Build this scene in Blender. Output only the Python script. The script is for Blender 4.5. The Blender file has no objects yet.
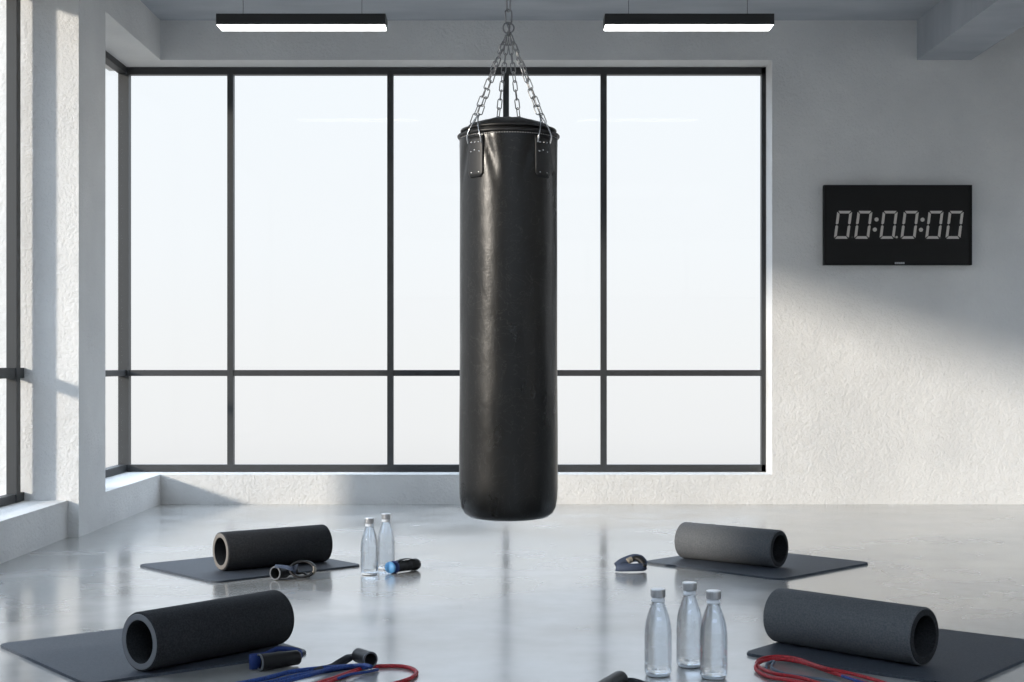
import bpy, bmesh, math, random
from mathutils import Vector, Matrix
random.seed(7)
SC = bpy.context.scene
COL = SC.collection
PI = math.pi

# ------------------------------------------------------------------ camera
CAMH = 0.95
F = 50 / 36 * 1024                       # focal length in pixels
cam_d = bpy.data.cameras.new('camera'); cam_d.lens = 50; cam_d.sensor_width = 36
cam_d.shift_x = 7 / 1024; cam_d.shift_y = 24 / 1024
cam_d.clip_start = 0.05; cam_d.clip_end = 200
cam = bpy.data.objects.new('camera', cam_d); COL.objects.link(cam)
cam.location = (0, 0, CAMH); cam.rotation_euler = (PI / 2, 0, 0)
SC.camera = cam

# ------------------------------------------------------------------ sky, sun, exposure
SC.view_settings.view_transform = 'Standard'
SC.view_settings.look = 'None'
SC.view_settings.exposure = 0.03
SC.view_settings.gamma = 1.0
SC.view_settings.use_curve_mapping = False
W = bpy.data.worlds.new('sky'); SC.world = W; W.use_nodes = True
nt = W.node_tree; nt.nodes.clear()
tc = nt.nodes.new('ShaderNodeTexCoord'); sp = nt.nodes.new('ShaderNodeSeparateXYZ')
rmp = nt.nodes.new('ShaderNodeValToRGB'); bg = nt.nodes.new('ShaderNodeBackground'); wo = nt.nodes.new('ShaderNodeOutputWorld')
mr = nt.nodes.new('ShaderNodeMapRange'); mr.inputs['From Min'].default_value = -1; mr.inputs['From Max'].default_value = 1
nt.links.new(tc.outputs['Generated'], sp.inputs[0]); nt.links.new(sp.outputs['Z'], mr.inputs['Value'])
nt.links.new(mr.outputs[0], rmp.inputs[0]); nt.links.new(rmp.outputs[0], bg.inputs[0]); nt.links.new(bg.outputs[0], wo.inputs[0])
cr = rmp.color_ramp                                     # overcast white horizon, brighter blue-white sky overhead
cr.elements[0].position = 0.0; cr.elements[0].color = (.42, .42, .41, 1)
cr.elements[1].position = 1.0; cr.elements[1].color = (2.4, 2.8, 3.3, 1)
for p, c in ((.40, (.55, .56, .56)), (.475, (.86, .87, .87)), (.50, (.885, .90, .90)), (.54, (.90, .935, .955)), (.60, (.90, .95, .985)), (.615, (.9, .96, 1.02)), (.66, (1.9, 2.28, 2.75))):
    e = cr.elements.new(p); e.color = (*c, 1)
bg.inputs[1].default_value = 1.0

SUN_DIR = Vector((1, .80, -.335)).normalized()          # the way the light travels
sun_d = bpy.data.lights.new('sun', 'SUN'); sun_d.energy = 3.6; sun_d.color = (1, .915, .80); sun_d.angle = math.radians(4)
sun = bpy.data.objects.new('sun', sun_d); COL.objects.link(sun)
sun.rotation_euler = SUN_DIR.to_track_quat('-Z', 'Y').to_euler(); sun.location = (-6, 0, 4)

# ------------------------------------------------------------------ helpers
def P(px, py, z=0.0):
    """world point at height z seen at pixel (px, py) of the photograph: measuring only"""
    y = F * (CAMH - z) / (py - 365)
    return Vector(((px - 505) * y / F, y, z))
def link(o, parent=None):
    COL.objects.link(o)
    if parent: o.parent = parent
    return o
def obj(name, bm, m, parent=None, smooth=False, loc=None):
    me = bpy.data.meshes.new(name)
    bmesh.ops.recalc_face_normals(bm, faces=bm.faces)
    bm.to_mesh(me); bm.free()
    if smooth:
        for p in me.polygons: p.use_smooth = True
    o = bpy.data.objects.new(name, me)
    if m: me.materials.append(m)
    link(o, parent)
    if loc is not None: o.location = loc
    return o
def thing(name, label, cat, loc=(0, 0, 0), rotz=0, group=None):
    o = bpy.data.objects.new(name, None); COL.objects.link(o); o.empty_display_size = .05
    o.location = loc; o.rotation_euler = (0, 0, rotz)
    o['label'] = label; o['category'] = cat
    if group: o['group'] = group
    return o
def tag(o, label, cat, group=None):
    o['label'] = label; o['category'] = cat
    if group: o['group'] = group
    return o
def struct(o): o['kind'] = 'structure'; return o
def box(bm, x0, x1, y0, y1, z0, z1, bev=0):
    r = bmesh.ops.create_cube(bm, size=1)
    vs = r['verts']
    bmesh.ops.scale(bm, vec=(x1 - x0, y1 - y0, z1 - z0), verts=vs)
    bmesh.ops.translate(bm, vec=((x0 + x1) / 2, (y0 + y1) / 2, (z0 + z1) / 2), verts=vs)
    if bev:
        es = list({e for v in vs for e in v.link_edges})
        bmesh.ops.bevel(bm, geom=es, offset=bev, segments=2, affect='EDGES', profile=.5)
def boxes(*bs, bev=0):
    bm = bmesh.new()
    for b in bs: box(bm, *b, bev=bev)
    return bm
def tube(bm, pts, r, seg=10, closed=False, sx=1.0, cap=True):
    """sweep along pts (Vectors); r constant or list"""
    n = len(pts); rings = []
    up = Vector((0, 0, 1)); prev = None
    for i, p in enumerate(pts):
        if closed: t = pts[(i + 1) % n] - pts[i - 1]
        else: t = pts[min(i + 1, n - 1)] - pts[max(i - 1, 0)]
        t.normalize()
        if prev is None:
            a = up if abs(t.dot(up)) < .9 else Vector((1, 0, 0))
            u = (a - t * a.dot(t)).normalized()
        else:
            u = (prev - t * prev.dot(t)).normalized()
        prev = u; v = t.cross(u)
        rr = r[i] if isinstance(r, (list, tuple)) else r
        rings.append([bm.verts.new(p + (u * math.cos(k * 2 * PI / seg) + v * math.sin(k * 2 * PI / seg) * sx) * rr) for k in range(seg)])
    m = n if closed else n - 1
    for i in range(m):
        a, b = rings[i], rings[(i + 1) % n]
        for k in range(seg):
            bm.faces.new((a[k], a[(k + 1) % seg], b[(k + 1) % seg], b[k]))
    if not closed and cap:
        bm.faces.new(rings[0]); bm.faces.new(rings[-1])
def lathe(bm, prof, seg=48, M=None, closed=False):
    """prof: list of (r, z); revolve round Z"""
    rings = []
    for r, z in prof:
        if r < 1e-6: rings.append([bm.verts.new((0, 0, z))])
        else: rings.append([bm.verts.new((r * math.cos(k * 2 * PI / seg), r * math.sin(k * 2 * PI / seg), z)) for k in range(seg)])
    new = [v for r in rings for v in r]
    n = len(rings)
    for i in range(n if closed else n - 1):
        a, b = rings[i], rings[(i + 1) % n]
        for k in range(seg):
            k2 = (k + 1) % seg
            if len(a) == 1 and len(b) == 1: continue
            if len(a) == 1: bm.faces.new((a[0], b[k], b[k2]))
            elif len(b) == 1: bm.faces.new((a[k], a[k2], b[0]))
            else: bm.faces.new((a[k], a[k2], b[k2], b[k]))
    if M is not None: bmesh.ops.transform(bm, matrix=M, verts=new)
    return new
def spline(pts, n=12, closed=False):
    """Catmull-Rom through pts"""
    out = []; N = len(pts)
    for i in range(N if closed else N - 1):
        if closed: p0, p1, p2, p3 = pts[(i - 1) % N], pts[i], pts[(i + 1) % N], pts[(i + 2) % N]
        else: p0, p1, p2, p3 = pts[max(i - 1, 0)], pts[i], pts[i + 1], pts[min(i + 2, N - 1)]
        for k in range(n):
            t = k / n
            out.append(.5 * ((2 * p1) + (p2 - p0) * t + (2 * p0 - 5 * p1 + 4 * p2 - p3) * t * t + (3 * p1 - p0 - 3 * p2 + p3) * t ** 3))
    if not closed: out.append(pts[-1].copy())
    return out
def ribbon(bm, pts, width, thick, wdir=None, closed=False):
    """flat strap swept along pts; wdir = direction of its width (world), or list"""
    n = len(pts); rings = []
    for i, p in enumerate(pts):
        if closed: t = (pts[(i + 1) % n] - pts[i - 1]).normalized()
        else: t = (pts[min(i + 1, n - 1)] - pts[max(i - 1, 0)]).normalized()
        w = wdir[i] if isinstance(wdir, list) else wdir
        w = (w - t * w.dot(t)).normalized(); u = t.cross(w)
        wi = width[i] if isinstance(width, list) else width
        a, b = w * wi / 2, u * thick / 2
        rings.append([bm.verts.new(p + a + b), bm.verts.new(p - a + b), bm.verts.new(p - a - b), bm.verts.new(p + a - b)])
    for i in range(n if closed else n - 1):
        a, b = rings[i], rings[(i + 1) % n]
        for k in range(4): bm.faces.new((a[k], a[(k + 1) % 4], b[(k + 1) % 4], b[k]))
    if not closed: bm.faces.new(rings[0]); bm.faces.new(rings[-1])

# ------------------------------------------------------------------ materials
def mat(name, col, rough=.6, metal=0, spec=.5):
    m = bpy.data.materials.new(name); m.use_nodes = True
    b = m.node_tree.nodes['Principled BSDF']
    b.inputs['Base Color'].default_value = (*col, 1); b.inputs['Roughness'].default_value = rough
    b.inputs['Metallic'].default_value = metal; b.inputs['Specular IOR Level'].default_value = spec
    return m
def nodes(m): return m.node_tree, m.node_tree.nodes['Principled BSDF']
def noise_col(m, c1, c2, scale, detail=4, lo=.35, hi=.65, sc=(1, 1, 1)):
    t, b = nodes(m)
    co = t.nodes.new('ShaderNodeTexCoord'); mp = t.nodes.new('ShaderNodeMapping'); mp.inputs['Scale'].default_value = sc
    n = t.nodes.new('ShaderNodeTexNoise'); n.inputs['Scale'].default_value = scale; n.inputs['Detail'].default_value = detail
    r = t.nodes.new('ShaderNodeValToRGB'); r.color_ramp.elements[0].position = lo; r.color_ramp.elements[1].position = hi
    r.color_ramp.elements[0].color = (*c1, 1); r.color_ramp.elements[1].color = (*c2, 1)
    t.links.new(co.outputs['Object'], mp.inputs[0]); t.links.new(mp.outputs[0], n.inputs[0]); t.links.new(n.outputs[0], r.inputs[0]); t.links.new(r.outputs[0], b.inputs['Base Color'])
    return mp
def noise_bump(m, scale, strength, dist, detail=6, rough=.55, sc=(1, 1, 1), chain=None):
    t, b = nodes(m)
    co = t.nodes.new('ShaderNodeTexCoord'); mp = t.nodes.new('ShaderNodeMapping'); mp.inputs['Scale'].default_value = sc
    n = t.nodes.new('ShaderNodeTexNoise'); n.inputs['Scale'].default_value = scale; n.inputs['Detail'].default_value = detail; n.inputs['Roughness'].default_value = rough
    bp = t.nodes.new('ShaderNodeBump'); bp.inputs['Strength'].default_value = strength; bp.inputs['Distance'].default_value = dist
    t.links.new(co.outputs['Object'], mp.inputs[0]); t.links.new(mp.outputs[0], n.inputs[0]); t.links.new(n.outputs[0], bp.inputs['Height'])
    if chain: t.links.new(chain.outputs[0], bp.inputs['Normal'])
    t.links.new(bp.outputs[0], b.inputs['Normal'])
    return bp
def noise_rough(m, scale, lo, hi, sc=(1, 1, 1), detail=4):
    t, b = nodes(m)
    co = t.nodes.new('ShaderNodeTexCoord'); mp = t.nodes.new('ShaderNodeMapping'); mp.inputs['Scale'].default_value = sc
    n = t.nodes.new('ShaderNodeTexNoise'); n.inputs['Scale'].default_value = scale; n.inputs['Detail'].default_value = detail
    r = t.nodes.new('ShaderNodeMapRange'); r.inputs['From Min'].default_value = .3; r.inputs['From Max'].default_value = .7
    r.inputs['To Min'].default_value = lo; r.inputs['To Max'].default_value = hi
    t.links.new(co.outputs['Object'], mp.inputs[0]); t.links.new(mp.outputs[0], n.inputs[0]); t.links.new(n.outputs[0], r.inputs[0]); t.links.new(r.outputs[0], b.inputs['Roughness'])

PLASTER = mat('plaster', (.7, .7, .695), .9, spec=.2)
noise_col(PLASTER, (.66, .66, .655), (.76, .757, .745), 2.2, 6, .3, .7)
b1 = noise_bump(PLASTER, 17, .6, .012, 6, .6)
noise_bump(PLASTER, 65, .9, .007, 4, .6, chain=b1)
CONC = mat('ceiling_concrete', (.5, .5, .5), .9, spec=.2)
noise_col(CONC, (.36, .385, .42), (.46, .485, .515), 1.6, 8, .3, .7, (1, 3, 1))
noise_bump(CONC, 40, .3, .004)
FLOOR = mat('polished_concrete', (.4, .4, .4), .2, spec=.9)
_, b_ = nodes(FLOOR); b_.inputs['Coat Weight'].default_value = .45; b_.inputs['Coat Roughness'].default_value = .14
noise_col(FLOOR, (.31, .31, .30), (.43, .425, .41), 2.4, 10, .32, .68)
noise_rough(FLOOR, 2.4, .14, .25, (1, 1, 1), 5)
noise_bump(FLOOR, 35, .05, .0012, 2)
FRAME = mat('window_frame_metal', (.032, .034, .036), .5); noise_bump(FRAME, 300, .1, .0006)
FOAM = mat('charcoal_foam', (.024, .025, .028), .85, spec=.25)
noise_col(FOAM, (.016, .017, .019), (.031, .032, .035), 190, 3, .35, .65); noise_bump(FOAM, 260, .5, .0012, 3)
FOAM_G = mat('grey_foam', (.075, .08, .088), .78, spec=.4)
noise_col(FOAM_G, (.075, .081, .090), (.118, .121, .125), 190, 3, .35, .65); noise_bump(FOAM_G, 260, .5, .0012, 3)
FOAM_L = mat('foam_end_grey', (.16, .165, .175), .85, spec=.3); noise_bump(FOAM_L, 260, .5, .0012, 3)
FOAM_B = mat('foam_end_beige', (.17, .155, .14), .85, spec=.3); noise_bump(FOAM_B, 260, .5, .0012, 3)
MATT = mat('exercise_mat_foam', (.045, .050, .058), .6, spec=.4)
noise_col(MATT, (.034, .042, .054), (.052, .062, .079), 150, 3); noise_bump(MATT, 220, .35, .001, 3)  # blue in the base colour stands in for reflected sky
LEATHER = mat('black_leather', (.007, .0065, .006), .33, spec=.42)
noise_rough(LEATHER, 6, .24, .38, (1, 1, .6), 6)
lb = noise_bump(LEATHER, 150, .22, .0012, 4, .6)
noise_bump(LEATHER, 7, .28, .010, 4, .5, (1.6, 1.6, .9), chain=lb)
t_, b_ = nodes(LEATHER)                                   # pale scuffs worn into the leather
wv = t_.nodes.new('ShaderNodeTexNoise'); wv.inputs['Scale'].default_value = 9; wv.inputs['Detail'].default_value = 8; wv.inputs['Distortion'].default_value = 2.5
co_ = t_.nodes.new('ShaderNodeTexCoord'); rr_ = t_.nodes.new('ShaderNodeValToRGB')
rr_.color_ramp.elements[0].position = .0; rr_.color_ramp.elements[0].color = (.006, .0056, .005, 1)
rr_.color_ramp.elements[1].position = 1; rr_.color_ramp.elements[1].color = (.006, .0056, .005, 1)
for p_, c_ in ((.49, .006), (.5, .030), (.51, .006)):
    e = rr_.color_ramp.elements.new(p_); e.color = (c_, c_ * .95, c_ * .88, 1)
t_.links.new(co_.outputs['Object'], wv.inputs[0]); t_.links.new(wv.outputs[0], rr_.inputs[0]); t_.links.new(rr_.outputs[0], b_.inputs['Base Color'])
PATCH = mat('strap_leather', (.016, .015, .0145), .42, spec=.5); noise_bump(PATCH, 200, .25, .001)
THREAD = mat('grey_thread', (.42, .41, .40), .7)
STEEL = mat('chain_steel', (.33, .33, .335), .32, metal=1); noise_rough(STEEL, 60, .25, .5)
CHROME = mat('bright_steel', (.72, .72, .72), .2, metal=1)
LAMPB = mat('lamp_black_metal', (.022, .022, .023), .5)
WIRE = mat('wire_grey', (.12, .12, .13), .5, metal=1)
LAMPE = mat('lamp_diffuser', (.9, .9, .9), .5)
_, b_ = nodes(LAMPE); b_.inputs['Emission Color'].default_value = (1, .99, .97, 1); b_.inputs['Emission Strength'].default_value = 5.0
SCREEN = mat('timer_black', (.006, .006, .006), .45, spec=.3)
BEZEL = mat('timer_bezel', (.004, .004, .004), .6, spec=.3)
DIGIT = mat('timer_digit', (.30, .29, .275), .6); _, b_ = nodes(DIGIT); b_.inputs['Emission Color'].default_value = (1, .96, .9, 1); b_.inputs['Emission Strength'].default_value = .09
DIM = mat('timer_digit_dim', (.03, .03, .028), .6)
TAGM = mat('timer_plate', (.42, .43, .45), .5)
RUB = mat('black_rubber_grip', (.010, .010, .0105), .5, spec=.35); noise_bump(RUB, 240, .4, .001, 2)
RIM = mat('grip_rim', (.11, .115, .125), .5)
WEB = mat('black_webbing', (.022, .023, .027), .7); noise_bump(WEB, 400, .6, .001, 2)
WEBG = mat('grey_blue_webbing', (.045, .062, .105), .7); noise_bump(WEBG, 400, .6, .001, 2)
TAN = mat('tan_webbing', (.26, .23, .185), .7)
BLUE = mat('blue_woven_cord', (.012, .052, .23), .6); noise_bump(BLUE, 300, .6, .001, 2); noise_col(BLUE, (.006, .022, .12), (.016, .07, .29), 240, 2)
SKYB = mat('light_blue_plastic', (.075, .25, .49), .5)
NAVY = mat('navy_webbing', (.008, .03, .15), .65); noise_bump(NAVY, 300, .6, .001, 2)
RED = mat('red_woven_cord', (.42, .012, .02), .55); noise_bump(RED, 300, .6, .001, 2); noise_col(RED, (.22, .006, .012), (.55, .02, .03), 240, 2)
SLATE = mat('slate_cord', (.09, .12, .16), .6)
def thin_glass(name, tint, refl=.06):
    m = bpy.data.materials.new(name); m.use_nodes = True; t = m.node_tree; t.nodes.clear()
    o = t.nodes.new('ShaderNodeOutputMaterial'); mx = t.nodes.new('ShaderNodeMixShader')
    tr = t.nodes.new('ShaderNodeBsdfTransparent'); tr.inputs[0].default_value = (*tint, 1)
    g = t.nodes.new('ShaderNodeBsdfGlossy'); g.inputs['Roughness'].default_value = .02
    fr = t.nodes.new('ShaderNodeLayerWeight'); fr.inputs[0].default_value = .5
    pw = t.nodes.new('ShaderNodeMath'); pw.operation = 'POWER'; pw.inputs[1].default_value = 5
    mu = t.nodes.new('ShaderNodeMath'); mu.operation = 'MULTIPLY_ADD'; mu.inputs[1].default_value = refl * 4; mu.inputs[2].default_value = refl * .25
    t.links.new(fr.outputs['Facing'], pw.inputs[0]); t.links.new(pw.outputs[0], mu.inputs[0]); t.links.new(mu.outputs[0], mx.inputs[0]); t.links.new(tr.outputs[0], mx.inputs[1]); t.links.new(g.outputs[0], mx.inputs[2]); t.links.new(mx.outputs[0], o.inputs[0])
    return m
PANE = thin_glass('window_glass', (.995, .997, 1.0), .022)
BOTTLE = thin_glass('bottle_plastic', (.93, .945, .96), .25)
WATER = bpy.data.materials.new('water'); WATER.use_nodes = True
t_ = WATER.node_tree; t_.nodes.clear(); o_ = t_.nodes.new('ShaderNodeOutputMaterial'); g_ = t_.nodes.new('ShaderNodeBsdfGlass')
g_.inputs['IOR'].default_value = 1.33; g_.inputs['Roughness'].default_value = 0.0; g_.inputs['Color'].default_value = (.97, .985, 1, 1)
tr_ = t_.nodes.new('ShaderNodeBsdfTransparent'); tr_.inputs[0].default_value = (.97, .98, .99, 1)
mx_ = t_.nodes.new('ShaderNodeMixShader'); mx_.inputs[0].default_value = .62
t_.links.new(tr_.outputs[0], mx_.inputs[1]); t_.links.new(g_.outputs[0], mx_.inputs[2]); t_.links.new(mx_.outputs[0], o_.inputs[0])
CAP = mat('bottle_cap_silver', (.50, .50, .51), .3, metal=.7)
NECK = mat('bottle_collar', (.75, .77, .80), .35)

# ------------------------------------------------------------------ room shell
XL, XR = -2.35, 5.2            # inner faces
XO = -2.80                     # outer face of the left wall
YB, YBO = 9.70, 10.06          # back wall inner, outer
YF = -3.0
ZS, ZH, ZC = .203, 3.03, 3.30  # sill, window head, ceiling
X2 = 1.822                     # right jamb of the back window
YP0, YP1 = 7.84, 8.365          # pier between the two left windows
YN = 3.63                      # front jamb of the near left window

struct(obj('floor', boxes((XO, XR + .2, YF - .2, YBO, -.12, 0)), FLOOR))
SKX0, SKX1, SKY0, SKY1 = -1.2, 4.2, -2.4, 1.4           # unseen skylight behind the camera, added as fill light
struct(obj('ceiling', boxes((XO, XR + .2, SKY1, YBO, ZC, ZC + .2), (XO, XR + .2, YF - .2, SKY0, ZC, ZC + .2),
    (XO, SKX0, SKY0, SKY1, ZC, ZC + .2), (SKX1, XR + .2, SKY0, SKY1, ZC, ZC + .2)), CONC))
struct(obj('wall_left', boxes(
    (XO, XL, YP0, YP1, 0, ZC), (XO, -2.41, YN, YP0, 0, ZS), (XO, XL, YP1, YB, 0, ZS),
    (XO, XL, YN, YP0, ZH, ZC), (XO, XL, YP1, YB, ZH, ZC), (XO, XL, 3.42, YN, 0, ZC), (XO, XL, 2.70, 3.42, 0, 1.2), (XO, XL, 2.70, 3.42, ZH, ZC), (XO, XL, YF - .2, 2.70, 0, ZC)), PLASTER))
struct(obj('wall_back', boxes(
    (XO, X2, YB, YBO, 0, ZS), (XO, X2, YB, YBO, ZH, ZC), (X2, XR + .2, YB, YBO, 0, ZC)), PLASTER))
WR0, WR1 = 6.0, 9.3                                    # unseen right wall opening, added to fill the left walls
struct(obj('wall_right', boxes((XR, XR + .2, YF - .2, WR0, 0, ZC), (XR, XR + .2, WR1, YB, 0, ZC), (XR, XR + .2, WR0, WR1, 0, .6), (XR, XR + .2, WR0, WR1, ZH, ZC)), PLASTER))
struct(obj('wall_front', boxes(
    (XL, XR, YF - .2, YF, 0, 2.0), (XL, XR, YF - .2, YF, 3.04, ZC), (XL, -1.9, YF - .2, YF, 2.0, 3.04), (4.6, XR, YF - .2, YF, 2.0, 3.04)), PLASTER))
struct(obj('trim_1', boxes((2.81, 3.18, YF, YB, ZH, ZC)), CONC))      # ceiling beam

def pane(parent, x0, x1, y0, y1, z0, z1): return obj('pane', boxes((x0, x1, y0, y1, z0, z1)), PANE, parent)
# back window: frame with mullions and one horizontal bar
SB = 9.96 / F                  # metres per pixel on that plane
def bx(px): return (px - 505) * SB
def bz(py): return CAMH + (365 - py) * SB
FY0, FY1 = 9.93, 9.99
win = []
win += [(bx(130), X2, FY0, FY1, bz(75), ZH), (bx(130), X2, FY0, FY1, ZS, bz(464.5)), (bx(761), X2, FY0, FY1, ZS, ZH)]
for px in (231, 390.5, 506, 603.5): win.append((bx(px - 3), bx(px + 3), FY0, FY1, bz(464.5), bz(75)))
win.append((bx(130), bx(761), FY0 + .004, FY1 - .004, bz(376), bz(370)))
win.append((-2.70, bx(130), FY0 - .005, FY1, ZS, ZH))                # corner post
w1 = struct(obj('window_1', boxes(*win), FRAME))
xs = [130, 231, 390.5, 506, 603.5, 762]
for a, b in zip(xs[:-1], xs[1:]):
    for z0, z1 in ((bz(466), bz(374)), (bz(372), bz(73))):
        pane(w1, bx(a) + .01, bx(b) - .01, 9.957, 9.963, z0, z1)
# far left window
w2 = struct(obj('window_2', boxes((-2.70, -2.64, YP1, 9.93, 2.985, ZH), (-2.70, -2.64, YP1, 9.93, ZS, .255), (-2.696, -2.644, YP1, 9.93, bz(376), bz(370)),
    (-2.70, -2.64, YP1, YP1 + .04, ZS, ZH)), FRAME))
for z0, z1 in ((.25, bz(374)), (bz(372), 2.99)): pane(w2, -2.673, -2.667, YP1 + .03, 9.91, z0, z1)
# near left window
w3 = struct(obj('window_3', boxes((-2.70, -2.65, YN, YP0, 2.985, ZH), (-2.70, -2.65, YN, YP0, ZS, .250), (-2.70, -2.65, YN, YP0, .878, .935),
    (-2.70, -2.645, 7.70, 7.765, ZS, ZH), (-2.70, -2.65, YN, YN + .04, ZS, ZH)), FRAME))
for z0, z1 in ((.24, .90), (.91, 2.99)):
    pane(w3, -2.678, -2.672, YN + .03, 7.72, z0, z1); pane(w3, -2.678, -2.672, 7.75, YP0, z0, z1)
# unseen narrow high window, added to let a strip of sun onto the bag
w5 = struct(obj('window_added_5', boxes((-2.70, -2.65, 2.70, 3.42, 1.2, 1.24), (-2.70, -2.65, 2.70, 3.42, 2.99, ZH), (-2.70, -2.65, 2.70, 2.73, 1.24, 2.99), (-2.70, -2.65, 3.39, 3.42, 1.24, 2.99)), FRAME))
pane(w5, -2.678, -2.672, 2.72, 3.40, 1.22, 3.0)
w7 = struct(obj('window_added_7', boxes((XR + .1, XR + .16, WR0, WR1, .6, .66), (XR + .1, XR + .16, WR0, WR1, 2.97, ZH), *[(XR + .1, XR + .16, y, y + .06, .66, 2.97) for y in (WR0, 7.6, WR1 - .06)]), FRAME))
pane(w7, XR + .127, XR + .133, WR0 + .02, WR1 - .02, .63, 3.0)
# glazing of the added skylight, there only for fill
sk = [(SKX0 - .05, SKX0 + .05, SKY0, SKY1, ZC + .2, ZC + .26), (SKX1 - .05, SKX1 + .05, SKY0, SKY1, ZC + .2, ZC + .26),
      (SKX0 - .05, SKX1 + .05, SKY0 - .05, SKY0 + .05, ZC + .2, ZC + .26), (SKX0 - .05, SKX1 + .05, SKY1 - .05, SKY1 + .05, ZC + .2, ZC + .26)]
for x in (.6, 2.4): sk.append((x - .03, x + .03, SKY0, SKY1, ZC + .2, ZC + .26))
w6 = struct(obj('window_added_6', boxes(*sk), FRAME)); pane(w6, SKX0, SKX1, SKY0, SKY1, ZC + .227, ZC + .233)
# unseen window behind the camera, added for frontal daylight
fb = [(-1.9, 4.6, YF - .12, YF - .06, 2.0, 2.06), (-1.9, 4.6, YF - .12, YF - .06, 2.98, 3.04)]
for x in (-1.9, -.3, 1.3, 2.9, 4.54): fb.append((x, x + .06, YF - .12, YF - .06, 2.06, 2.98))
w4 = struct(obj('window_added_4', boxes(*fb), FRAME)); pane(w4, -1.88, 4.58, YF - .093, YF - .087, 2.03, 3.01)

# ------------------------------------------------------------------ ceiling lamps
def lamp(x, y, label):
    t = thing('linear_pendant_lamp', label, 'ceiling lamp', (x, y, 2.935), 0, 'linear pendant lamps under the ceiling')
    L, D = .99 / 2, .075
    obj('housing', boxes((-L, L, -D, D, .004, .068), bev=.002), LAMPB, t)
    bm = boxes((-L + .003, L - .003, -D + .003, D - .003, -.001, .008))
    bmesh.ops.bevel(bm, geom=[e for e in bm.edges if all(v.co.z < .01 for v in e.verts)], offset=.004, segments=2, affect='EDGES')
    obj('diffuser', bm, LAMPE, t)
    for s in (-.35, .35):
        bm = bmesh.new(); tube(bm, [Vector((s, 0, .066)), Vector((s, 0, ZC - 2.935))], .0016, 6); obj('hanging_wire', bm, WIRE, t)
    return t
lamp((302.5 - 505) * 8.38 / F, 8.38, 'black linear pendant lamp with a glowing white underside, hung left of the punching bag chain')
lamp((688 - 505) * 8.38 / F, 8.38, 'black linear pendant lamp with a glowing underside, hung right of the punching bag chain')

# ------------------------------------------------------------------ wall timer
SW = (YB - .042) / F
TX0, TX1, TZ0, TZ1 = (824 - 505) * SW, (972 - 505) * SW, CAMH + (365 - 265) * SW, CAMH + (365 - 185) * SW
TW, TH = TX1 - TX0, TZ1 - TZ0
tm = thing('digital_wall_timer', 'black rectangular digital timer reading 00:00:00 on the plaster wall right of the window', 'clock', ((TX0 + TX1) / 2, YB, (TZ0 + TZ1) / 2))
fw = .012
obj('housing', boxes((-TW / 2, TW / 2, -.045, 0, -TH / 2, -TH / 2 + fw), (-TW / 2, TW / 2, -.045, 0, TH / 2 - fw, TH / 2), (-TW / 2, -TW / 2 + fw, -.045, 0, -TH / 2 + fw, TH / 2 - fw),
    (TW / 2 - fw, TW / 2, -.045, 0, -TH / 2 + fw, TH / 2 - fw), (-TW / 2 + fw, TW / 2 - fw, -.03, 0, -TH / 2 + fw, TH / 2 - fw)), BEZEL, tm)
obj('screen', boxes((-TW / 2 + fw, TW / 2 - fw, -.040, -.031, -TH / 2 + fw, TH / 2 - fw)), SCREEN, tm)
K = TW / 760.0                                            # zoomed-photo pixels to metres
def cx(u): return (u - 499) * K
def cz(v): return (331.5 - v) * K
def segpoly(bm, pts, y0=-.0425, y1=-.0402):
    a = [bm.verts.new((x, y0, z)) for x, z in pts]; b = [bm.verts.new((x, y1, z)) for x, z in pts]
    bm.faces.new(a); bm.faces.new(b); n = len(pts)
    for i in range(n): bm.faces.new((a[i], a[(i + 1) % n], b[(i + 1) % n], b[i]))
def digit(u0):
    """slanted seven-segment 0 whose lower left corner is at u0"""
    bm = bmesh.new(); w, h, sl, th = 76, 143, 18, 13
    def q(x, y): return (cx(u0 + x + sl * y / h), cz(402 - y))
    g = 2.5
    def seg(a, b, inner):  # trapezoid
        segpoly(bm, [q(*a), q(*b), q(*inner[1]), q(*inner[0])])
    seg((g + 3, h), (w - g - 3, h), ((th + g, h - th), (w - th - g, h - th)))
    seg((g + 3, 0), (w - g - 3, 0), ((th + g, th), (w - th - g, th)))
    for x, s in ((0, 1), (w, -1)):
        segpoly(bm, [q(x, h - g - 3), q(x, h / 2 + 6), q(x + s * th / 2, h / 2 + 2), q(x + s * th, h / 2 + 8), q(x + s * th, h - th - g)])
        segpoly(bm, [q(x, g + 3), q(x, h / 2 - 6), q(x + s * th / 2, h / 2 - 2), q(x + s * th, h / 2 - 8), q(x + s * th, th + g)])
    obj('digit', bm, DIGIT, tm)
for u in (170, 274, 404, 512, 639, 743): digit(u)
def dot(u, v, r, m, nm):
    bm = bmesh.new(); segpoly(bm, [(cx(u) + r * K * math.cos(k * PI / 8), cz(v) + r * K * math.sin(k * PI / 8)) for k in range(16)]); obj(nm, bm, m, tm)
for u, v in ((389, 303), (380, 355), (625, 304), (617, 356)): dot(u, v, 10.5, DIGIT, 'colon_dot')
dot(492, 394, 6, DIGIT, 'decimal_point'); dot(265, 394, 5, DIM, 'decimal_point'); dot(716, 397, 5, DIM, 'decimal_point')
bm = bmesh.new()
for k in range(5): box(bm, cx(482 + k * 10.2), cx(490.6 + k * 10.2), -.0475, -.045, cz(532), cz(522))
pl_ = obj('maker_plate', bm, TAGM, tm); pl_['label'] = 'small pale lettering plate'

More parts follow.
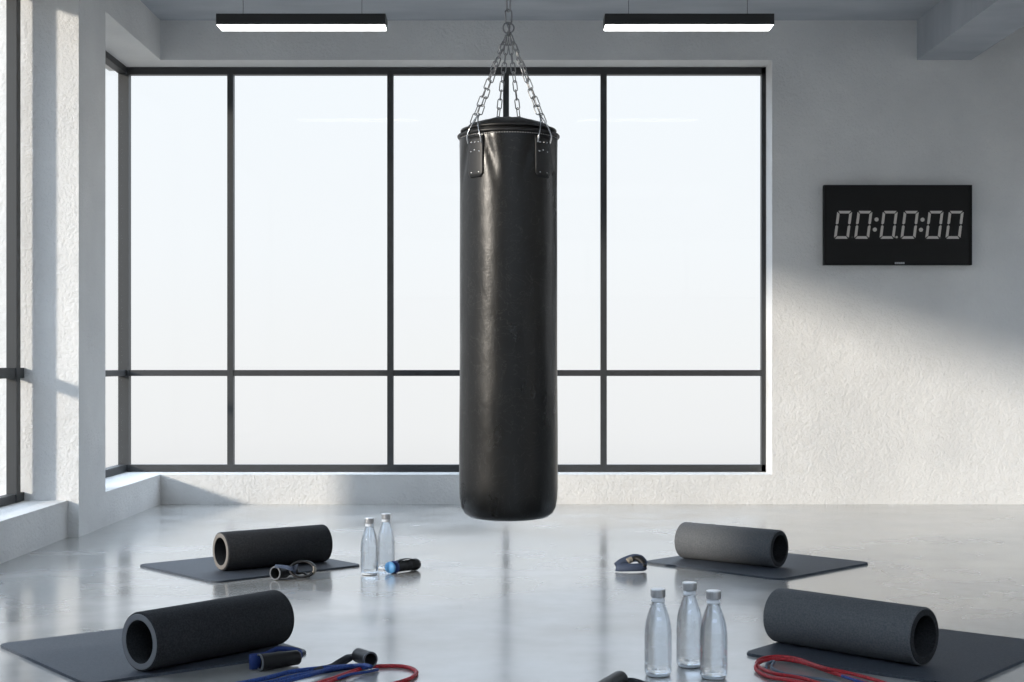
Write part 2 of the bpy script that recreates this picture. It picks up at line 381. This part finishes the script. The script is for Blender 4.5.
# ------------------------------------------------------------------ punching bag
BY = 5.23; BXc = (508.5 - 505) * BY / F; BR = .180; ZB, ZT = .385, 1.800
bag = thing('punching_bag', 'tall black leather punching bag hanging on steel chains in the middle of the room', 'punching bag', (BXc, BY, ZB))
H = ZT - ZB
bm = bmesh.new()
prof = [(0, 0), (.06, .0005), (.11, .002), (.142, .008), (.162, .022), (.174, .045), (.1785, .075), (BR, .11)]
nz = 60
for i in range(1, nz + 1): prof.append((BR, .11 + (H - .11 - .02) * i / nz))
prof += [(BR - .002, H - .012), (BR - .007, H - .004)]
lathe(bm, prof, 128)
rnd = random.Random(3)
def wrinkle(a, z):
    """creases fanning out below each strap and slow dents down the side"""
    d = .0016 * math.sin(3 * a + 2.1 * z) * math.sin(5.3 * z + a) + .0009 * math.sin(9 * z + 4 * a)
    for ac in CH_A:
        da = (a - ac + PI) % (2 * PI) - PI
        dz = H - z
        for k in (-1, 1):
            c = da * BR - k * (.035 + dz * .28)
            d -= .006 * math.exp(-(c / .016) ** 2) * math.exp(-((dz - .08) / .09) ** 2)
    return d
CH_A = [math.radians(v) for v in (-131, -47, 30, 150, 74, 106)]
for v in bm.verts:
    r = math.hypot(v.co.x, v.co.y)
    if r > .15 and .03 < v.co.z:
        a = math.atan2(v.co.y, v.co.x); f = 1 + wrinkle(a, v.co.z) / r; v.co.x *= f; v.co.y *= f
body = obj('bag_body', bm, LEATHER, bag, True)
# domed lid, piped rim and stitching
bm = bmesh.new()
lathe(bm, [(BR - .008, H - .006), (BR - .010, H + .006), (BR - .020, H + .017), (.13, H + .034), (.09, H + .047), (.045, H + .054), (0, H + .056)], 96)
for v in bm.verts:
    r = math.hypot(v.co.x, v.co.y); a = math.atan2(v.co.y, v.co.x)
    if .04 < r < .165: v.co.z += .003 * math.sin(7 * a) * math.sin(r * 40)
obj('lid', bm, LEATHER, bag, True)
bm = bmesh.new()
tube(bm, [Vector(((BR + .002) * math.cos(k * 2 * PI / 96), (BR + .002) * math.sin(k * 2 * PI / 96), H - .012)) for k in range(96)], .0065, 10, True)
tube(bm, [Vector(((BR - .008) * math.cos(k * 2 * PI / 96), (BR - .008) * math.sin(k * 2 * PI / 96), H + .008)) for k in range(96)], .005, 10, True)
rim = obj('rim_piping', bm, PATCH, bag, True)
bm = bmesh.new()
for k in range(120):
    a0, a1 = (k + .2) * 2 * PI / 120, (k + .75) * 2 * PI / 120
    R_ = BR + .0005
    tube(bm, [Vector((R_ * math.cos(a), R_ * math.sin(a), H - .022)) for a in (a0, (a0 + a1) / 2, a1)], .0017, 5)
obj('stitching', bm, THREAD, rim)['label'] = 'grey stitching'

def curved_patch(bm, a, w, z0, z1, r0, r1, na=10):
    """rectangular leather patch bent round the bag, rounded lower corners"""
    nzp = 10; front = []; back = []
    for j in range(nzp + 1):
        f = j / nzp; z = z0 + (z1 - z0) * f
        cut = 0
        if z - z0 < .012: cut = .012 - math.sqrt(max(0, .012 ** 2 - (.012 - (z - z0)) ** 2))
        hw = w / 2 - cut
        front.append([bm.verts.new((r1 * math.cos(a + (-hw + 2 * hw * i / na) / BR), r1 * math.sin(a + (-hw + 2 * hw * i / na) / BR), z)) for i in range(na + 1)])
        back.append([bm.verts.new((r0 * math.cos(a + (-hw + 2 * hw * i / na) / BR), r0 * math.sin(a + (-hw + 2 * hw * i / na) / BR), z)) for i in range(na + 1)])
    for j in range(nzp):
        for i in range(na):
            bm.faces.new((front[j][i], front[j][i + 1], front[j + 1][i + 1], front[j + 1][i]))
            bm.faces.new((back[j][i], back[j + 1][i], back[j + 1][i + 1], back[j][i + 1]))
        bm.faces.new((front[j][0], front[j + 1][0], back[j + 1][0], back[j][0]))
        bm.faces.new((front[j][na], back[j][na], back[j + 1][na], front[j + 1][na]))
    for j in (0, nzp):
        for i in range(na): bm.faces.new((front[j][i], back[j][i], back[j][i + 1], front[j][i + 1]))
RING_Z = CAMH + (365 - 28) * BY / F - ZB                  # the ring that gathers the chains
def link_mesh(bm, c, t, n, L, Wd, r):
    """one oval link centred at c, long axis t, width axis n"""
    pts = []
    s = L / 2 - Wd / 2
    for k in range(20):
        a = k * 2 * PI / 20
        x = Wd / 2 * math.sin(a); y = Wd / 2 * math.cos(a) + (s if math.cos(a) >= 0 else -s)
        pts.append(c + t * y + n * x)
    tube(bm, pts, r, 6, True)
def chain(name, a, b, L=.041, Wd=.0165, r=.0020):
    d = b - a; t = d.normalized(); n0 = t.cross(Vector((0, 1, 0)))
    if n0.length < .1: n0 = t.cross(Vector((1, 0, 0)))
    n0.normalize(); n1 = t.cross(n0)
    cnt = max(1, round(d.length / (L - 2 * r - .001))); step = d.length / cnt
    ch = None
    for k in range(cnt):
        bm = bmesh.new(); ang = (PI / 2 if k % 2 else 0) + .35 + .22 * math.sin(k * 1.7)
        n = n0 * math.cos(ang) + n1 * math.sin(ang)
        link_mesh(bm, a + t * step * (k + .5), t, n, step + 3.2 * r, Wd, r)
        if ch is None: ch = bmesh.new()
        tmp = bpy.data.meshes.new('t'); bm.to_mesh(tmp); bm.free(); ch.from_mesh(tmp); bpy.data.meshes.remove(tmp)
    return obj(name, ch, STEEL, bag, True)
top = Vector((0, 0, RING_Z - .012))
for ac in CH_A:
    er = Vector((math.cos(ac), math.sin(ac), 0)); et = Vector((-math.sin(ac), math.cos(ac), 0))
    w = .070
    bm = bmesh.new(); curved_patch(bm, ac, w, H - .178, H - .030, BR - .004, BR + .0045)
    st = obj('strap', bm, PATCH, bag, True)
    bm = bmesh.new()
    for (u, dz) in ((-.017, .052), (.017, .052), (0, .052), (-.019, .085), (.019, .085), (-.002, .080), (-.017, .160), (.017, .160)):
        aa = ac + u / BR; p = Vector((math.cos(aa), math.sin(aa), 0)) * (BR + .0045); p.z = H - dz
        M = Matrix.Translation(p) @ Vector((math.cos(aa), math.sin(aa), 0)).to_track_quat('Z', 'Y').to_matrix().to_4x4()
        lathe(bm, [(.0032, -.001), (.003, .0008), (.0018, .0018), (0, .0021)], 10, M)
    obj('rivet', bm, CHROME, st, True)['kind'] = 'stuff'
    # wire triangle: feet through the strap top, apex up and inward
    apex = er * (BR - .022) + Vector((0, 0, H + .052))
    pts = [er * (BR + .006) + et * .031 + Vector((0, 0, H - .055)), er * (BR + .011) + et * .031 + Vector((0, 0, H - .030)), er * (BR + .008) + et * .021 + Vector((0, 0, H - .002)), er * (BR - .006) + et * .006 + Vector((0, 0, H + .034)), apex,
           er * (BR - .006) - et * .006 + Vector((0, 0, H + .034)), er * (BR + .008) - et * .021 + Vector((0, 0, H - .002)), er * (BR + .011) - et * .031 + Vector((0, 0, H - .030)), er * (BR + .006) - et * .031 + Vector((0, 0, H - .055))]
    bm = bmesh.new(); tube(bm, spline(pts, 6), .0026, 8); obj('wire_loop', bm, CHROME, bag, True)
    chain('chain', apex + Vector((0, 0, .001)) - er * .001, top + er * .010 - Vector((0, 0, .014)))
# gathering ring and the single chain up to the ceiling hook
bm = bmesh.new()
tube(bm, [Vector((.020 * math.sin(k * PI / 12), .004 * math.sin(k * PI / 6), RING_Z + .020 * math.cos(k * PI / 12))) for k in range(24)], .003, 8, True)
tube(bm, [Vector((.004 * math.sin(k * PI / 6), .020 * math.sin(k * PI / 12), RING_Z - .006 + .020 * math.cos(k * PI / 12))) for k in range(24)], .003, 8, True)
obj('gathering_ring', bm, STEEL, bag, True)
chain('hanging_chain', Vector((0, 0, RING_Z + .018)), Vector((0, 0, ZC - ZB - .05)), L=.052, Wd=.024, r=.0032)
bm = bmesh.new(); lathe(bm, [(0, ZC - ZB), (.04, ZC - ZB), (.04, ZC - ZB - .008), (.012, ZC - ZB - .012), (0, ZC - ZB - .012)], 24)
hk = obj('ceiling_hook', bm, STEEL, bag)
bm = bmesh.new(); tube(bm, [Vector((.018 * math.sin(k * PI / 12), 0, ZC - ZB - .030 + .020 * math.cos(k * PI / 12))) for k in range(24)], .004, 8, True); obj('eye_loop', bm, STEEL, hk, True)

# ------------------------------------------------------------------ mats and foam rollers
def ex_mat(L, R, B, w, d, label):
    """corner B nearest the camera, L to its left; R side direction"""
    e1 = (L - B); e1.z = 0; e2 = (R - B); e2.z = 0
    e1.normalize(); e2.normalize()
    bis = (e1 + e2).normalized(); side = Vector((-bis.y, bis.x, 0))
    if side.dot(e1) < 0: side = -side
    e1 = (bis + side).normalized(); e2 = (bis - side).normalized()   # squared up
    c = B + (e1 * w + e2 * d) / 2
    rz = math.atan2(e1.y, e1.x)
    t = .009
    bm = bmesh.new(); pts = []
    rc = .035
    for sx, sy, a0 in ((1, 1, 0), (-1, 1, 90), (-1, -1, 180), (1, -1, 270)):
        for k in range(7):
            a = math.radians(a0 + 15 * k); pts.append((sx * (w / 2 - rc) + rc * math.cos(a), sy * (d / 2 - rc) + rc * math.sin(a)))
    lo = [bm.verts.new((x, y, .0)) for x, y in pts]; hi = [bm.verts.new((x, y, t)) for x, y in pts]
    bm.faces.new(lo); f = bm.faces.new(hi); n = len(pts)
    for i in range(n): bm.faces.new((lo[i], lo[(i + 1) % n], hi[(i + 1) % n], hi[i]))
    bmesh.ops.bevel(bm, geom=list(f.edges), offset=.0022, segments=2, affect='EDGES')
    o = obj('exercise_mat', bm, MATT); o.location = (c.x, c.y, 0.0005); o.rotation_euler = (0, 0, rz)
    o['tl'] = 0; del o['tl']
    tag(o, label, 'exercise mat', 'charcoal exercise mats on the floor')
    return o
def roller(A, B, rad, hole, endmat, label, endlabel=None, foam=None):
    foam = foam or FOAM
    """A = ground contact under the visible end, B = under the other"""
    d = B - A; d.z = 0; L = d.length; rz = math.atan2(d.y, d.x); c = (A + B) / 2
    zc = .0095
    t = thing('foam_roller', label, 'foam roller', (c.x, c.y, zc), rz, 'hollow foam rollers on the mats')
    M = Matrix.Translation((-L / 2, 0, rad)) @ Matrix.Rotation(PI / 2, 4, 'Y')
    r2 = rad * hole; bv = .006
    bm = bmesh.new()
    pr = [(rad - bv, 0.0), (rad - bv * .3, bv * .3), (rad, bv), (rad, L / 2), (rad, L - bv), (rad - bv * .3, L - bv * .3), (rad - bv, L), (r2, L), (r2, 0)]
    lathe(bm, pr[0:] , 72, M, closed=False)
    body = obj('roller_body', bm, foam, t, True)
    m = body.data; 
    m.materials.append(FOAM)  # bore faces take the dark foam, their shade put into the colour
    for p in m.polygons:
        p.use_smooth = abs(p.normal.x) < .9
        if math.hypot(p.center.y, p.center.z - rad) < rad * .9: p.material_index = 1
    for nm, x in (('roller_end', 0.0), ('roller_end', L)):
        bm = bmesh.new(); s = -1 if x == 0 else 1
        lathe(bm, [(r2, x + s * -.001), (r2, x + s * .0012), (r2 + .002, x + s * .002), (rad - bv - .002, x + s * .002), (rad - bv, x + s * .0006), (rad - bv, x - s * .001)], 72, M, closed=True)
        e = obj(nm, bm, endmat if x == 0 else FOAM, t, False)
        if x == 0 and endlabel: e['label'] = endlabel
    return t
V = lambda x, y: Vector((x, y, 0))
ex_mat(V(-1.713, 6.655), V(-.693, 6.655), V(-1.262, 6.18), .71, .79, 'small charcoal mat lying farthest left at the back, under the roller with a beige end')
ex_mat(V(-1.70, 4.79), V(-.60, 4.71), V(-1.235, 4.20), .77, .76, 'charcoal mat in the left foreground, its far corner in sunlight')
ex_mat(V(.689, 6.755), V(1.716, 6.72), V(1.215, 6.262), .785, .745, 'charcoal mat at the back right, under the half sunlit roller')
ex_mat(V(.797, 4.66), V(1.87, 4.83), V(1.35, 4.175), .745, .82, 'charcoal mat in the right foreground with red cords lying on its near edge')
MT = .0095
roller(P(220.5, 570.9, MT), P(324, 561.3, MT), .0885, .72, FOAM_B, 'dark grey hollow foam roller with a pale beige end, back left on its mat', 'pale beige foam end')
roller(P(139.5, 671.8, MT), P(276.5, 644.0, MT), .0915, .73, FOAM_L, 'large dark foam roller in the left foreground with a grey ring-shaped end', 'grey foam end')
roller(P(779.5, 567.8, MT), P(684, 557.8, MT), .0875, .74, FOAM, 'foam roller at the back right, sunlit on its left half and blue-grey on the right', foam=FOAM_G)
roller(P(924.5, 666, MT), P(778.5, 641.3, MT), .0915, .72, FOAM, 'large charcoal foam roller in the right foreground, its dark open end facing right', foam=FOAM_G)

# ------------------------------------------------------------------ water bottles
BP = [(.0, .0), (.030, .0), (.036, .003), (.0385, .012), (.039, .03), (.039, .12), (.0385, .138), (.036, .160), (.031, .184), (.0245, .206), (.0195, .221), (.0175, .230)]
def bottle(x, y, rz, label, h=1.0, streak=False):
    t = thing('water_bottle', label, 'water bottle', (x, y, 0.0005), rz, 'clear water bottles standing on the floor')
    bm = bmesh.new()
    lathe(bm, BP + [(.0175, .240)], 48)
    # gentle vertical facets
    obj('bottle_body', bm, BOTTLE, t, True)
    bm = bmesh.new()
    ins = [(.0, .009)] + [(max(0, r - .0022), z if z > .012 else .010 + i * .001) for i, (r, z) in enumerate(BP[1:-1])] + [(.0155, .226), (0, .226)]
    lathe(bm, ins, 48); obj('water', bm, WATER, t, True)
    bm = bmesh.new(); lathe(bm, [(0, .0004), (.028, .0004), (.033, .002), (.034, .0062), (.0, .0066)], 32); obj('bottle_base', bm, NECK, t, True)
    bm = bmesh.new(); lathe(bm, [(.0178, .226), (.0200, .227), (.0200, .231), (.0182, .233), (.0182, .240), (.0, .240)], 32); obj('collar', bm, NECK, t, True)
    bm = bmesh.new(); pr = [(.0, .2405), (.0205, .2405), (.0212, .242), (.0212, .262), (.0200, .265), (.017, .2655), (0, .266)]
    lathe(bm, pr, 40)
    for v in bm.verts:
        r = math.hypot(v.co.x, v.co.y)
        if .0208 < r and .2415 < v.co.z < .263:
            k = round(math.atan2(v.co.y, v.co.x) / (2 * PI / 40)); f = 1 - .02 * (k % 2); v.co.x *= f; v.co.y *= f
    obj('cap', bm, CAP, t, False)
    t.scale = (1.08 * h, 1.08 * h, h)
    return t
def B_(px, py): p = P(px, py); return p.x, p.y
bottle(*B_(369.5, 574.5), .3, 'clear water bottle, front left one of the pair by the blue-ended grip', .965)
bottle(*B_(386, 569), .8, 'clear water bottle half hidden, rear one of the pair by the blue-ended grip', .97)
bottle(*B_(658, 675.5), 0, 'leftmost of the three clear water bottles in the foreground', 1.0)
bottle(*B_(689.5, 666.5), .5, 'middle bottle of the foreground three, standing farthest back', 1.0)
bottle(*B_(713.5, 678), 1.1, 'rightmost of the three clear water bottles in the foreground, nearest the mat', 1.0)

# ------------------------------------------------------------------ grips, straps and cords
def grip_tube(bm, A, Bp, r, hole=.78, taper=1.0, depth=.05):
    """open ended rubber sleeve from A (open) to Bp"""
    d = (Bp - A); L = d.length
    M = Matrix.Translation(A) @ d.to_track_quat('Z', 'Y').to_matrix().to_4x4()
    r2 = r * taper
    pr = [(r * hole, depth), (r * hole, .002), (r * (hole + .06), 0), (r * .96, 0), (r, .003), (r, .010), (r * .965, .013),
          (r * .965 + (r2 - r) * .5, L * .5), (r2 * .965, L - .012), (r2 * .96, L - .006), (r2 * .8, L), (0, L)]
    lathe(bm, [(0, depth)] + pr, 32, M)
def rim_ring(parent, A, d, r, m, lab=None):
    bm = bmesh.new(); M = Matrix.Translation(A) @ d.to_track_quat('Z', 'Y').to_matrix().to_4x4()
    lathe(bm, [(r * .80, -.001), (r * .97, -.001), (r * 1.01, .0008), (r * 1.01, .004), (r * .80, .004)], 32, M, closed=True)
    o = obj('grip_rim', bm, m, parent, True)
    if lab: o['label'] = lab
    return o
def local(t, p): return Vector(p) - Vector(t.location)

# A: handle and blue cords, left foreground
r = .0265
A0 = P(259, 671); A1 = P(299, 665.5); A0.z = A1.z = r
bb = thing('resistance_band', 'blue cord resistance band with black grips in front of the large left roller', 'resistance band', (A0.x, A0.y, 0))
a0, a1 = local(bb, A0), local(bb, A1)
bm = bmesh.new(); grip_tube(bm, a0, a1, r, .82, .9); g1 = obj('grip', bm, RUB, bb, True)
rim_ring(g1, a0, (a1 - a0), r, RIM)
u = (a1 - a0).normalized(); back = Vector((-u.y, u.x, 0))
if back.y < 0: back = -back
pts = [a0 + u * .012 + back * .014, a0 - u * .016 + back * .012, a0 - u * .018 + back * .026, a0 + back * .034 + Vector((0, 0, .006)) + u * .012, a0 + u * .060 + back * .056 + Vector((0, 0, .014)), a0 + u * .102 + back * .066 + Vector((0, 0, .020)), a1 + back * .034 + Vector((0, 0, .014)) + u * .012, a1 + u * .012 + back * .004 + Vector((0, 0, .004)), a1 - u * .014]
bm = bmesh.new(); sp_ = spline(pts, 8); ribbon(bm, sp_, [.044 if k < 20 else max(.014, .044 - (k - 20) * .003) for k in range(len(sp_))], .004, Vector((0, 0, 1))); obj('strap', bm, NAVY, g1, True)['label'] = 'navy blue webbing strap'
bm = bmesh.new(); ribbon(bm, [p + Vector((0, 0, .0)) + (p - (a0 + a1) / 2).normalized() * .0035 for p in spline(pts[4:8], 8)], .014, .003, Vector((0, 0, 1))); obj('strap', bm, WEB, g1, True)['label'] = 'black webbing strap'
# second grip
r2 = .0255
C0 = P(370.5, 670); C1 = P(349, 661.5); C0.z = C1.z = r2 + .006
c0, c1 = local(bb, C0), local(bb, C1)
bm = bmesh.new(); grip_tube(bm, c0, c0 + (c1 - c0).normalized() * .092, r2, .78, .93); g2 = obj('grip', bm, RUB, bb, True)
rim_ring(g2, c0, (c1 - c0), r2, RIM)
q = c1 * 1.0
def PL(t, px, py, z): return local(t, P(px, py, z))
cd_ = (c1 - c0).normalized(); ce = c0 + cd_ * .092
pts = [ce - cd_ * .004, ce + cd_ * .012 + Vector((-.012, -.004, -.006)), PL(bb, 337, 664.5, .014), PL(bb, 326, 668.5, .008), PL(bb, 316, 672, .006)]
bm = bmesh.new(); ribbon(bm, spline(pts, 8), .026, .005, Vector((.35, 1, .3))); obj('strap', bm, WEB, g2, True)
def cord(t, name, pix, rad, m, n=10, closed=False):
    pts = [PL(t, *p) for p in pix]
    bm = bmesh.new(); tube(bm, spline(pts, n, closed), rad, 10, closed); return obj(name, bm, m, t, True)
cr_ = .0058
cord(bb, 'cord', [(226, 686, cr_), (262, 679, cr_), (290, 672, cr_ + .003), (318, 668.5, cr_ + .004), (345, 666.5, cr_ + .004), (364, 665.5, .020), (371, 667, .022)], .0072, BLUE)
cord(bb, 'cord', [(221, 689, cr_), (262, 684, cr_), (296, 676, cr_), (325, 671, cr_), (350, 667.5, cr_), (368, 667.5, .016)], .0072, BLUE)
cord(bb, 'cord', [(240, 694, cr_), (275, 684, cr_ + .003), (306, 676, cr_ + .009), (330, 669, cr_ + .008), (352, 666, cr_ + .008)], .0068, BLUE)
cord(bb, 'cord', [(316, 688, cr_), (334, 680, cr_), (350, 674.5, cr_ + .006), (366, 672, cr_ + .004), (378, 669.5, cr_)], .0045, BLUE)
# red band in the left foreground
rb = thing('resistance_band', 'red looped cord on the floor running under the black grip, left foreground', 'resistance band', tuple(P(400, 675)))
cord(rb, 'cord', [(286, 695, cr_), (312, 685, cr_), (334, 678, cr_ + .002), (352, 671.5, cr_ + .002), (367, 667.3, cr_ + .002), (384, 666, cr_), (402, 666.3, cr_), (413, 669, cr_), (416.5, 673, cr_), (411, 678, cr_), (398, 682.5, cr_), (380, 687, cr_), (350, 694, cr_), (310, 702, cr_), (280, 702, cr_)], .0062, RED, closed=True)
cord(rb, 'cord', [(300, 693, cr_), (322, 684.5, cr_), (342, 677, cr_), (358, 671, cr_)], .0056, RED)
# red band, right foreground
rr = thing('resistance_band', 'red looped cord with a slate inner cord on the right foreground mat', 'resistance band', tuple(P(800, 672)))
zz = .009 + cr_ + .001
cord(rr, 'cord', [(880, 689, zz), (855, 680, zz), (832, 672.5, zz), (812, 665.5, zz), (796, 661, zz), (778, 659, zz), (764, 660.5, zz), (756.5, 665, zz * .9), (757.5, 671, cr_ + .001), (770, 677, cr_ + .002), (788, 680, zz), (808, 684, zz), (830, 691, zz), (860, 698, zz)], .0062, RED, closed=True)
cord(rr, 'cord', [(900, 688, zz), (870, 678.5, zz), (846, 672.5, zz), (828, 669, zz + .010), (812, 664, zz + .007), (798, 659, zz + .003), (780, 656.5, zz), (764, 658, zz), (757, 662, zz), (760, 667.5, .012), (774, 673.5, zz), (796, 677, zz), (815, 682, zz), (845, 692, zz)], .0058, RED)
sc_ = cord(rr, 'cord', [(766, 668, zz), (767, 664, zz), (774, 661.5, zz + .002), (772, 668, zz), (786, 674, zz), (806, 677, zz), (830, 681, zz), (852, 688, zz)], .0050, SLATE); sc_['label'] = 'slate grey cord'
sc2 = cord(rr, 'cord', [(842, 676, zz + .004), (856, 680.5, zz + .003), (874, 686, zz + .003), (893, 693, zz)], .0050, BLUE); sc2['label'] = 'blue cord'

# black grip at the bottom edge, left of the three bottles
r = .026
D0 = P(594, 704); D1 = P(621.5, 687); D0.z = D1.z = r
kb = thing('exercise_band', 'black rubber grip at the bottom edge just left of the three foreground bottles', 'exercise band', (D0.x, D0.y, 0))
d0, d1 = local(kb, D0), local(kb, D1)
u = (d1 - d0).normalized(); sd = Vector((u.y, -u.x, 0))
bm = bmesh.new(); M = Matrix.Translation(d0) @ u.to_track_quat('Z', 'Y').to_matrix().to_4x4(); L = (d1 - d0).length
lathe(bm, [(0, .05), (r * .8, .05), (r * .8, .002), (r * .88, 0), (r * .97, .002), (r, .01), (r * .97, .014), (r * .96, L - .02), (r * .9, L - .008), (r * .7, L), (0, L + .002)], 32, M)
obj('grip', bm, RUB, kb, True)
pts = [d1 - u * .004 + sd * .012 + Vector((0, 0, -.010)), d1 + u * .004 + sd * .030 + Vector((0, 0, -.008)), d1 - u * .008 + sd * .065 + Vector((0, 0, -.010)), d1 - u * .03 + sd * .10 + Vector((0, 0, -.014)), d1 - u * .07 + sd * .105 + Vector((0, 0, -.016)), d0 + sd * .07 + Vector((0, 0, -.014)), d0 + u * .004 + sd * .02 + Vector((0, 0, -.010))]
bm = bmesh.new(); ribbon(bm, spline(pts, 8), .022, .005, Vector((0, .1, 1))); obj('strap', bm, WEB, kb, True)

# open ended grip with a loop, beside the back left mat
r = .0305
E0 = P(275, 580.5); E1 = E0 + Vector((.075, .13, 0)); E0.z = r + .0015; E1.z = .026
kc = thing('exercise_band', 'black tapered grip with a curled strap loop beside the back left mat', 'exercise band', (E0.x, E0.y, 0))
e0, e1 = local(kc, E0), local(kc, E1)
bm = bmesh.new(); grip_tube(bm, e0, e1, r, .86, .42, .07); g = obj('grip', bm, WEBG, kc, True); g.data.materials[0] = RUB
rim_ring(g, e0, e1 - e0, r, RIM)
bm = bmesh.new(); pc = e0 + Vector((.02, .004, 0))
ribbon(bm, spline([e0 + Vector((-.002, .008, r * .98)), e0 + Vector((.04, .010, r * .88)), e0 + Vector((.08, .010, r * .50)), e1 + Vector((.004, .0, .012))], 6), .034, .003, Vector((0, 1, .25)))
obj('strap', bm, WEBG, g, True)['label'] = 'grey blue webbing strap'
bm = bmesh.new(); cc = PL(kc, 302, 580, 0); cc.z = .042
lp = [cc + Vector((.052 * math.cos(a), .02 + .022 * math.sin(a), .032 * math.sin(a) + .003)) for a in [k * PI / 16 for k in range(32)]]
ribbon(bm, lp, .024, .009, Vector((.25, 1, -.1)), closed=True)
obj('strap_loop', bm, RUB, kc, True)
bm = bmesh.new()
ribbon(bm, [cc + Vector((.054 * math.cos(a), .017 + .022 * math.sin(a), .034 * math.sin(a) + .003)) for a in [-.5 + k * .11 for k in range(8)]], .026, .005, Vector((.25, 1, -.1)))
obj('strap_sleeve', bm, TAN, kc, True)['label'] = 'tan sleeve on the strap'
bm = bmesh.new(); tube(bm, spline([e1 + Vector((-.01, 0, -.006)), e1 + Vector((.008, -.004, -.014)), e1 + Vector((.03, .008, -.012)), cc + Vector((.03, 0, -.026))], 6), .006, 8); obj('cord_end', bm, RUB, kc, True)

# blue ended grip by the rear bottles
r = .0270
G0 = P(392, 573.5); G1 = P(418, 570); G0.z = G1.z = r + .001
kd = thing('exercise_band', 'black grip with a bright blue end lying beside the two rear bottles', 'exercise band', (G0.x, G0.y, 0))
g0, g1_ = local(kd, G0), local(kd, G1); u = (g1_ - g0).normalized()
bm = bmesh.new(); M = Matrix.Translation(g0) @ u.to_track_quat('Z', 'Y').to_matrix().to_4x4()
L = (g1_ - g0).length
lathe(bm, [(0, .006), (r * .9, .006), (r * .95, .02), (r * .90, .024), (r * .92, L * .45), (r * .86, L * .48), (r * .92, L * .52), (r * .92, L * .66), (r * .84, L * .69), (r * 1.0, L * .73), (r * 1.02, L * .92), (r * .8, L), (0, L)], 32, M)
gg = obj('grip', bm, RUB, kd, True)
bm = bmesh.new(); lathe(bm, [(0, -.004), (r * .84, -.004), (r * 1.0, .000), (r * 1.04, .008), (r * 1.04, .022), (r * .93, .022), (r * .93, .007), (0, .006)], 32, M); obj('end_collar', bm, NAVY, gg, True)['label'] = 'navy collar'
tn = Vector((-.72, -.69, .0)).normalized()
bm = bmesh.new(); M2 = Matrix.Translation(g0 + u * .002 + tn * .006) @ tn.to_track_quat('Z', 'Y').to_matrix().to_4x4() @ Matrix.Diagonal((1.35, 1.02, 1, 1))
lathe(bm, [(0, 0), (r * .90, 0), (r * .98, .004), (r * .90, .012), (0, .014)], 28, M2); obj('end_cap', bm, SKYB, kd, True)['label'] = 'bright light blue end cap'
bm = bmesh.new()
ribbon(bm, spline([g0 + u * .02 + Vector((0, 0, r * .8)), g0 + u * .06 + Vector((0, .0, r * 1.12)), g0 + u * .10 + Vector((0, 0, r * 1.12)), g0 + u * .13 + Vector((0, 0, r * .9))], 6), .022, .003, Vector((-u.y, u.x, 0)))
obj('strap', bm, WEB, kd, True)

# curled strap handle left of the back right mat
cc = P(631, 571.5)
ke = thing('exercise_band', 'small curled blue and black strap handle left of the back right mat', 'exercise band', (cc.x, cc.y, 0))
bm = bmesh.new()
pts = [Vector(p) for p in ((-.066, -.004, .024), (-.045, .004, .040), (-.015, .014, .052), (.018, .020, .060), (.045, .016, .055), (.060, .006, .036), (.058, -.004, .022), (.03, -.018, .022), (-.01, -.024, .022), (-.048, -.020, .021), (-.066, -.012, .021))]
sp_ = spline(pts, 6, True)
wd = [Vector((0, .35, 1)) if p.z < .03 else Vector((-.25, 1, .15)) for p in sp_]
ribbon(bm, sp_, .036, .005, Vector((0, .38, 1)), closed=True)
obj('strap', bm, WEBG, ke, True)['label'] = 'grey blue webbing strap'
bm = bmesh.new()
tube(bm, spline([Vector(p) for p in ((.004, .022, .050), (.022, .026, .057), (.042, .020, .052), (.058, .008, .036), (.060, .0, .020))], 6), [.012 + .004 * math.sin(PI * k / 24) for k in range(25)], 12)
obj('grip', bm, RUB, ke, True)
bm = bmesh.new(); tube(bm, spline([Vector(p) for p in ((-.016, .010, .044), (-.004, .018, .050), (.006, .021, .053))], 5), .0145, 12); obj('strap_sleeve', bm, TAN, ke, True)['label'] = 'tan sleeve'
